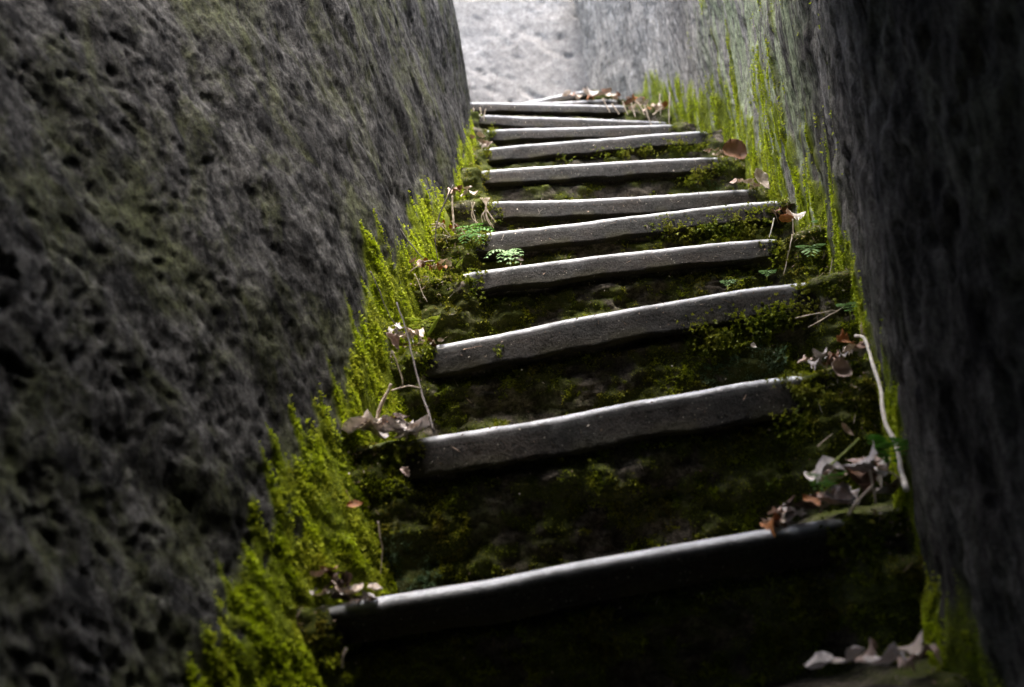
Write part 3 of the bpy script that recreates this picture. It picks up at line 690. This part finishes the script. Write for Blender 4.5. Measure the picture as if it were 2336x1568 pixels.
pile((1880, 1150), (2060, 1120), 1, 20, (.03, .066), ['grey', 'pink', 'cream', 'grey', 'white', 'pink', 'brown'], 'in the big right heap', .05, .05)
pile((1890, 1535), (2150, 1500), 0, 9, (.025, .045), ['cream', 'pink', 'grey', 'white'], 'in the bottom right corner', .014, .04)

def single(px, py, Y, size, mk, kind, rot, label, name='dead_leaf', cat='dead leaf'):
    return leaf(at(px, py, Y), size, mk, Euler(rot), kind, label, name=name, cat=cat)
single(1673, 350, 2.50, .088, 'brown', 3, (1.35, .35, .15), 'large round brown leaf standing on edge against the right wall')
single(1735, 412, 2.2, .075, 'cream', 0, (1.3, 1.2, .1), 'long pale leaf standing upright by the right wall')
single(1815, 490, 1.92, .055, 'white', 2, (.5, .2, .3), 'white leaf on top of the brown tangle by the right wall')
single(1790, 505, 1.92, .06, 'orange', 0, (.6, -.3, 1.9), 'rusty orange leaf under the white leaf by the right wall')
single(1107, 327, 2.8, .055, 'cream', 5, (.9, .2, .2), 'folded cream leaf at left end of the fourth edge from top')
single(1932, 778, 1.42, .05, 'orange', 1, (.9, .2, .7), 'crumpled rust brown leaf at the top end of the bleached root')
single(1968, 765, 1.42, .045, 'pink', 0, (.9, 1.1, .7), 'pointed pinkish leaf above the bleached root')
single(1916, 845, 1.36, .042, 'pink', 3, (1.3, .1, .4), 'faded pink leaf hanging below the litter strip on the right')
single(1929, 982, 1.3, .03, 'pink', 0, (1.2, .8, .4), 'small pale leaf hanging on the dark mossy riser at right')
single(925, 1077, 1.36, .022, 'pink', 1, (1.3, .9, .4), 'small tan leaf scrap under the left end of second edge')
single(810, 1153, 1.30, .028, 'orange', 0, (.9, .0, .1), 'small orange brown leaf on the dark riser by the left moss')
single(1718, 790, 1.55, .013, 'white', 3, (1.2, .1, .4), 'tiny white leaf scrap in the moss of the right riser')
single(893, 780, 1.5, .042, 'pink', 4, (1.3, 1.0, .6), 'curled pinkish leaf leaning on the left wall moss')
single(1180, 590, 1.76, .03, 'dark', 0, (1.2, .6, .4), 'dark leaf below the second little fern')
single(1455, 224, 3.55, .07, 'orange', 2, (1.0, .2, .5), 'bright rust leaf against the right wall near the top')
single(1350, 210, 3.9, .075, 'white', 2, (.8, .3, .5), 'whitest leaf at the top of the stairs by the right wall')
single(1395, 221, 3.8, .07, 'cream', 0, (.6, .0, .2), 'long cream leaf lying on the top step edge')

# ------------------------------------------------------------------ twigs, straws, roots
def tube(pts, r0, r1, mat, name, label, cat, group=None, nseg=28, sides=7, wob=.0012, parent=None):
    pts = np.array(pts, float)
    for _ in range(3):
        q = [pts[0]]
        for i in range(len(pts)-1): q += [pts[i]*.75+pts[i+1]*.25, pts[i]*.25+pts[i+1]*.75]
        q.append(pts[-1]); pts = np.array(q)
    seg = np.linalg.norm(np.diff(pts, axis=0), axis=1); s = np.concatenate([[0], np.cumsum(seg)])
    u = np.linspace(0, s[-1], nseg); C = np.stack([np.interp(u, s, pts[:, k]) for k in range(3)], -1)
    C += wob*np.stack([fbm(np.stack([u*60+k*9+C[0, 0]*100, 0*u, 0*u], -1), 2) for k in range(3)], -1)
    T = np.gradient(C, axis=0); T /= np.linalg.norm(T, axis=1, keepdims=True)
    up = np.array([.3, 1, .2]); a = np.cross(T, up); a /= np.linalg.norm(a, axis=1, keepdims=True); b = np.cross(T, a)
    rad = np.linspace(r0, r1, nseg)*(1+.18*fbm(np.stack([u*90, 0*u, 0*u], -1), 2))
    ang = np.linspace(0, 2*np.pi, sides, endpoint=False)
    V = C[:, None]+rad[:, None, None]*(np.cos(ang)[None, :, None]*a[:, None]+np.sin(ang)[None, :, None]*b[:, None])
    idx = np.arange(nseg*sides).reshape(nseg, sides)
    V = V.reshape(-1, 3)
    me = mesh_np(name, V, [gridF(nseg, sides, True), idx[0][None, :], idx[-1][None, ::-1]], mat)
    return add(name, me, parent=parent, label=label, cat=cat, group=group)
def tw(pxs, Y, w, m, label, name='twig', cat='twig', group=None, Y2=None, w2=None):
    n = len(pxs); Ys = np.linspace(Y, Y2 if Y2 else Y, n)
    P = [at(*p, y) for p, y in zip(pxs, Ys)]
    w = w*.85; r = w/FPX*Y/2
    return tube(P, r, (w2/FPX*Y/2) if w2 else r*.55, MB[m], name, label, cat, group)
tw([(1952, 766), (1972, 768), (1984, 812), (1992, 835), (2010, 886), (2013, 925), (2019, 965), (2040, 1004), (2052, 1050), (2060, 1095), (2068, 1118)], 1.40, 8.5, 'pale', 'long bleached root hanging down beside the right wall', 'root', 'root', Y2=1.16, w2=11)
tw([(905, 690), (932, 770), (945, 835), (962, 900), (975, 935), (990, 985)], 1.50, 4.5, 'dark', 'thin dark twig leaning across the second and third edges at left', Y2=1.40, w2=6)
tw([(973, 934), (981, 925)], 1.40, 4, 'dark', 'short spur on the thin leaning twig at left')
tw([(893, 876), (882, 900), (866, 930), (860, 958)], 1.42, 9, 'straw', 'stout pale broken twig above the pale leaf pile', w2=9)
tw([(893, 892), (925, 880), (960, 884)], 1.44, 5, 'straw', 'thin forked straw beside the stout broken twig')
tw([(895, 800), (910, 840), (917, 860), (918, 880)], 1.46, 5, 'straw', 'wavy straw hanging under the whitish leaf heap')
tw([(1034, 423), (1010, 470), (994, 517), (993, 555), (999, 596)], 1.86, 4.5, 'dark', 'tall thin dark twig standing beside the left wall')
tw([(912, 523), (935, 555), (960, 585), (972, 598)], 1.76, 4.5, 'dark', 'thin dark twig lying against the left wall moss')
tw([(845, 620), (868, 668), (880, 705), (905, 745)], 1.56, 4, 'dark', 'hair thin dark twig over the left moss above the whitish heap')
tw([(1031, 448), (1033, 490), (1035, 524)], 1.98, 5.5, 'straw', 'upright pale straw by the left wall beside the root bundle', w2=5)
tw([(945, 625), (958, 650), (962, 668), (975, 690)], 1.70, 3.5, 'straw', 'pale hanging straw at the left end of the fourth edge')
for j, (dx, dy) in enumerate([(0, 0), (6, 6), (12, -4), (18, 4), (-5, 3), (9, 12), (14, 16)]):
    tw([(1100+dx, 452), (1112-dx*.4, 470+dy), (1102+dx, 490+dy), (1108+dx*1.3, 505+dy)], 2.20, 3.5, 'straw', 'pale rootlet in the dangling bundle left of the sixth edge', 'rootlet', 'rootlet', 'rootlets of the dangling bundle')
for j, (dx, dy) in enumerate([(0, 0), (8, 4)]):
    tw([(1075+dx, 462), (1080-dx, 490+dy), (1088+dx, 515)], 2.16, 3, 'straw', 'pale thin stalk left of the dangling root bundle', 'rootlet', 'rootlet', 'thin stalks beside the bundle')
tw([(1808, 535), (1800, 575), (1788, 628)], 1.82, 5, 'straw', 'longest straw of the pair hanging by the right wall')
tw([(1808, 500), (1813, 560), (1825, 622)], 1.84, 4, 'straw', 'thinner straw crossing the hanging pair by the right wall')
tw([(1766, 498), (1758, 535), (1746, 560)], 1.90, 4.5, 'pale', 'short pale bent straw left of the hanging pair')
tw([(1858, 442), (1860, 475), (1845, 520)], 1.95, 4, 'straw', 'straw standing over the brown tangle by the right wall')
tw([(1905, 560), (1898, 590), (1893, 625)], 1.78, 4, 'straw', 'curved straw against the right wall moss')
tw([(1815, 726), (1855, 718), (1910, 708)], 1.52, 4, 'straw', 'thin straw lying across the moss right of the third edge')
tw([(1845, 748), (1880, 728), (1925, 700)], 1.50, 3.5, 'straw', 'second thin straw slanting across the moss at right')
tw([(1865, 1020), (1880, 1005), (1900, 990)], 1.30, 3, 'straw', 'faint pale straw on the dark right riser')
tw([(862, 1190), (868, 1230), (874, 1260), (868, 1310)], 1.30, 5, 'straw', 'hooked straw against the grey green moss at lower left')
tw([(790, 1120), (800, 1140), (806, 1150)], 1.30, 4, 'brown', 'reddish stalk of the small orange leaf on the riser')
tw([(1985, 1075), (1992, 1110), (1998, 1150)], 1.15, 7, 'straw', 'pale stalk sticking up from the big right heap', w2=4)
tw([(2000, 1066), (2035, 1080), (2060, 1095)], 1.18, 7, 'straw', 'bent stalk between the big right heap and the wall')
tw([(1990, 1110), (1950, 1150), (1935, 1175)], 1.14, 8, 'straw', 'thick straw lying across the big right heap', w2=7)
tw([(1885, 1070), (1925, 1035), (1960, 1000)], 1.22, 6, 'green', 'green stalk rising from the big right heap', 'grass_blade', 'grass blade')
tw([(1060, 797), (1085, 792), (1100, 790)], 1.58, 3, 'brown', 'tiny brown straw stuck on the third edge')
tw([(1262, 382), (1240, 385)], 2.5, 2.5, 'brown', 'tiny straw on the seventh edge')
tw([(790, 1480), (782, 1500), (780, 1525)], 1.10, 7, 'straw', 'short blurred straw at the lower left of the stairs')
strw = [((1528, 212), (1526, 290)), ((1490, 262), (1512, 245)), ((1505, 215), (1507, 262)), ((1440, 235), (1450, 268)), ((1420, 232), (1432, 262)), ((1470, 240), (1484, 280)), ((1395, 238), (1412, 262)), ((1484, 282), (1486, 296)), ((1450, 230), (1470, 262)), ((1375, 225), (1392, 258))]
for j, (a, b) in enumerate(strw):
    tw([a, ((a[0]+b[0])/2+random.uniform(-4, 4), (a[1]+b[1])/2), b], 3.2, 4, 'straw', 'pale dry straw in the tuft right of the topmost edges', 'straw', 'straw', 'straws beside the topmost edges')
strl = [((1080, 248), (1076, 290)), ((1095, 246), (1098, 285)), ((1108, 250), (1104, 282)), ((1068, 262), (1082, 290))]
for a, b in strl:
    tw([a, ((a[0]+b[0])/2+random.uniform(-4, 4), (a[1]+b[1])/2), b], 3.2, 4, 'straw', 'pale dry straw at the left end of the topmost edges', 'straw', 'straw', 'straws at the left of the top steps')
tw([(1072, 192), (1070, 215), (1075, 240)], 3.3, 1.8, 'dark', 'hair thin dark stalk against the bright back rock')
tw([(1135, 165), (1128, 205), (1120, 236)], 3.3, 1.4, 'dark', 'second faint stalk against the bright back rock')
for k, (x0, x1) in enumerate([(955, 1000), (985, 1050)]):
    for j in range(9):
        y0 = [600, 515][k]
        a = (random.uniform(x0-15, x1), y0+random.uniform(-10, 8)); b = (a[0]+random.uniform(-45, 45), a[1]+random.uniform(-5, 35))
        tw([a, ((a[0]+b[0])/2+random.uniform(-6, 6), (a[1]+b[1])/2+random.uniform(-8, 2)), b], [1.74, 1.98][k], 3, random.choice(['straw', 'brown', 'straw']),
           ['fine dry straw in the litter beside the lower little fern', 'fine dry straw in the litter beside the upper little fern'][k], 'straw', 'straw', ['straws by the lower fern', 'straws by the upper fern'][k])

# ------------------------------------------------------------------ little green plants: stem > leaf (leaflets)
def fern_leaf(parent, base, tip, width, mk, name='leaf'):
    """a pinnate leaf with toothed leaflets, arching from base to tip"""
    base = np.array(base); tip = np.array(tip); n = 7; d = tip-base; L = np.linalg.norm(d); d = d/L
    side = np.cross(d, np.array([0, -.5, 1.])); side /= np.linalg.norm(side); upv = np.cross(side, d)
    V, F, q = [], [], 0
    for i in range(n):
        f = (i+.5)/n; c = base+d*L*f+upv*L*.22*math.sin(math.pi*f)
        w = width*math.sin(math.pi*(f*.8+.12))
        for sg in (-1, 1):
            ang = .55
            dr = side*sg*math.cos(ang)+d*math.sin(ang)-upv*.25
            wd = d*math.cos(ang)*L/n*.62
            pts = [c, c+dr*w*.35+wd*.8, c+dr*w*.62+wd*.5, c+dr*w*.75+wd*.85, c+dr*w, c+dr*w*.8-wd*.3, c+dr*w*.5-wd*.75, c+dr*w*.3-wd*.4]
            for p_ in pts: V.append(p_+np.random.normal(0, L*.008, 3))
            F.append([q+k for k in range(8)]); q += 8
    V = np.array(V); nv = len(V); V2 = V-upv*.0005; F = np.array(F)
    me = mesh_np(name, np.concatenate([V, V2]), [F, F[:, ::-1]+nv], ML[mk], smooth=True, attrs={'vein': np.zeros(2*nv)})
    return add(name, me, parent=parent)
def plant(base, tips, Y, width, mk, label, cat='fern', name='fern', stem='green'):
    b = at(*base, Y); root = add(name, None, label=label, cat=cat, loc=(0, 0, 0))
    for k, (mid, tip) in enumerate(tips):
        m_ = at(*mid, Y-.02); t_ = at(*tip, Y-.05-.01*k)
        tube([b, (b+m_)/2+[0, 0, .003], m_], .0009, .0007, MB[stem], 'stem', None, None, parent=root, nseg=8, sides=5)
        fern_leaf(root, m_, t_, width, mk)
    return root
plant((1165, 606), [((1160, 576), (1108, 590)), ((1160, 575), (1192, 584)), ((1158, 580), (1140, 600)), ((1165, 582), (1180, 603)), ((1162, 582), (1160, 606))], 1.78, .013, 'pale', 'small pale green fern standing on the fourth bright edge')
plant((1080, 560), [((1075, 535), (1125, 528)), ((1072, 535), (1060, 555)), ((1076, 538), (1098, 556)), ((1074, 530), (1095, 520)), ((1074, 532), (1085, 548)), ((1072, 532), (1050, 536))], 1.95, .02, 'green', 'small bright green fern above, left end of the fifth edge')
plant((975, 766), [((968, 745), (935, 728)), ((972, 745), (988, 730)), ((970, 752), (950, 748))], 1.56, .022, 'lime', 'yellow green seedling behind the whitish leaf heap', 'seedling', 'seedling')
plant((2040, 1090), [((2035, 1060), (2022, 1000)), ((2038, 1060), (2050, 1010))], 1.25, .035, 'green', 'blurred green leafy plant between the bleached root and wall', 'seedling', 'seedling')
plant((1895, 1125), [((1885, 1110), (1852, 1088)), ((1890, 1110), (1915, 1085)), ((1888, 1112), (1865, 1118))], 1.2, .018, 'green', 'small green plant at the left of the big right heap', 'seedling', 'seedling')
plant((1852, 600), [((1850, 575), (1828, 565)), ((1851, 573), (1870, 562)), ((1850, 575), (1850, 585))], 1.8, .022, 'pale', 'pale almost white seedling by the right wall under the tangle', 'seedling', 'seedling')
plant((1880, 530), [((1878, 515), (1862, 508)), ((1878, 513), (1890, 505))], 1.9, .018, 'pale', 'tiny pale seedling right of the white leaf', 'seedling', 'seedling')
plant((1750, 640), [((1750, 630), (1738, 622)), ((1752, 630), (1765, 624))], 1.74, .012, 'pale', 'tiny pale seedling above the third edge at right', 'seedling', 'seedling')
plant((1660, 662), [((1660, 652), (1648, 646)), ((1662, 652), (1674, 648))], 1.62, .010, 'pale', 'tiny pale seedling just above the middle of third edge', 'seedling', 'seedling')
plant((1940, 730), [((1938, 712), (1915, 700)), ((1940, 710), (1950, 695))], 1.5, .014, 'pale', 'small grey green seedling against the right wall above the root', 'seedling', 'seedling')
def blade(pxs, Y, w, mk, label):
    P = np.array([at(*p, Y) for p in pxs]); n = 10; u = np.linspace(0, 1, n)
    s = np.linspace(0, 1, len(P)); C = np.stack([np.interp(u, s, P[:, k]) for k in range(3)], -1)
    wd = w/FPX*Y/2*np.sin(np.pi*(u*.9+.08))[:, None]; sd_ = np.array([1, .3, .1]); fold = np.array([0, -.35, 0])
    V = np.stack([C-sd_*wd, C+fold*wd, C+sd_*wd], 1)
    V = V.reshape(-1, 3); me = mesh_np('grass_blade', np.concatenate([V, V+[0, .0006, 0]]), [gridF(n, 3), gridF(n, 3)[:, ::-1]+n*3], ML[mk], attrs={'vein': np.zeros(n*6)})
    return add('grass_blade', me, label=label, cat='grass blade')
blade([(975, 768), (988, 745), (1006, 714)], 1.56, 11, 'lime', 'yellow green grass blade slanting up behind the whitish heap')
blade([(1022, 520), (1020, 500), (1016, 482)], 1.97, 12, 'lime', 'short bright grass blade beside the left wall')
blade([(1040, 610), (1050, 598), (1056, 590)], 1.78, 9, 'lime', 'short yellow grass blade at the left of the lower fern')

# give look-alike straws and rootlets a label of their own by their order from the left
bylab = {}
for o in list(scene.objects):
    if o.get('label') and o.get('category') in ('straw', 'rootlet'): bylab.setdefault(o['label'], []).append(o)
for lab, os_ in bylab.items():
    if len(os_) < 2: continue
    def sx(o):
        v = np.array([tuple(x.co) for x in o.data.vertices]).mean(0); return (v@CR)/(v@CF)
    os_.sort(key=sx)
    for q, o in enumerate(os_): o['label'] = f"{lab.replace('the ', '').replace('fine dry', 'fine')}, {ORD[q]} from left"
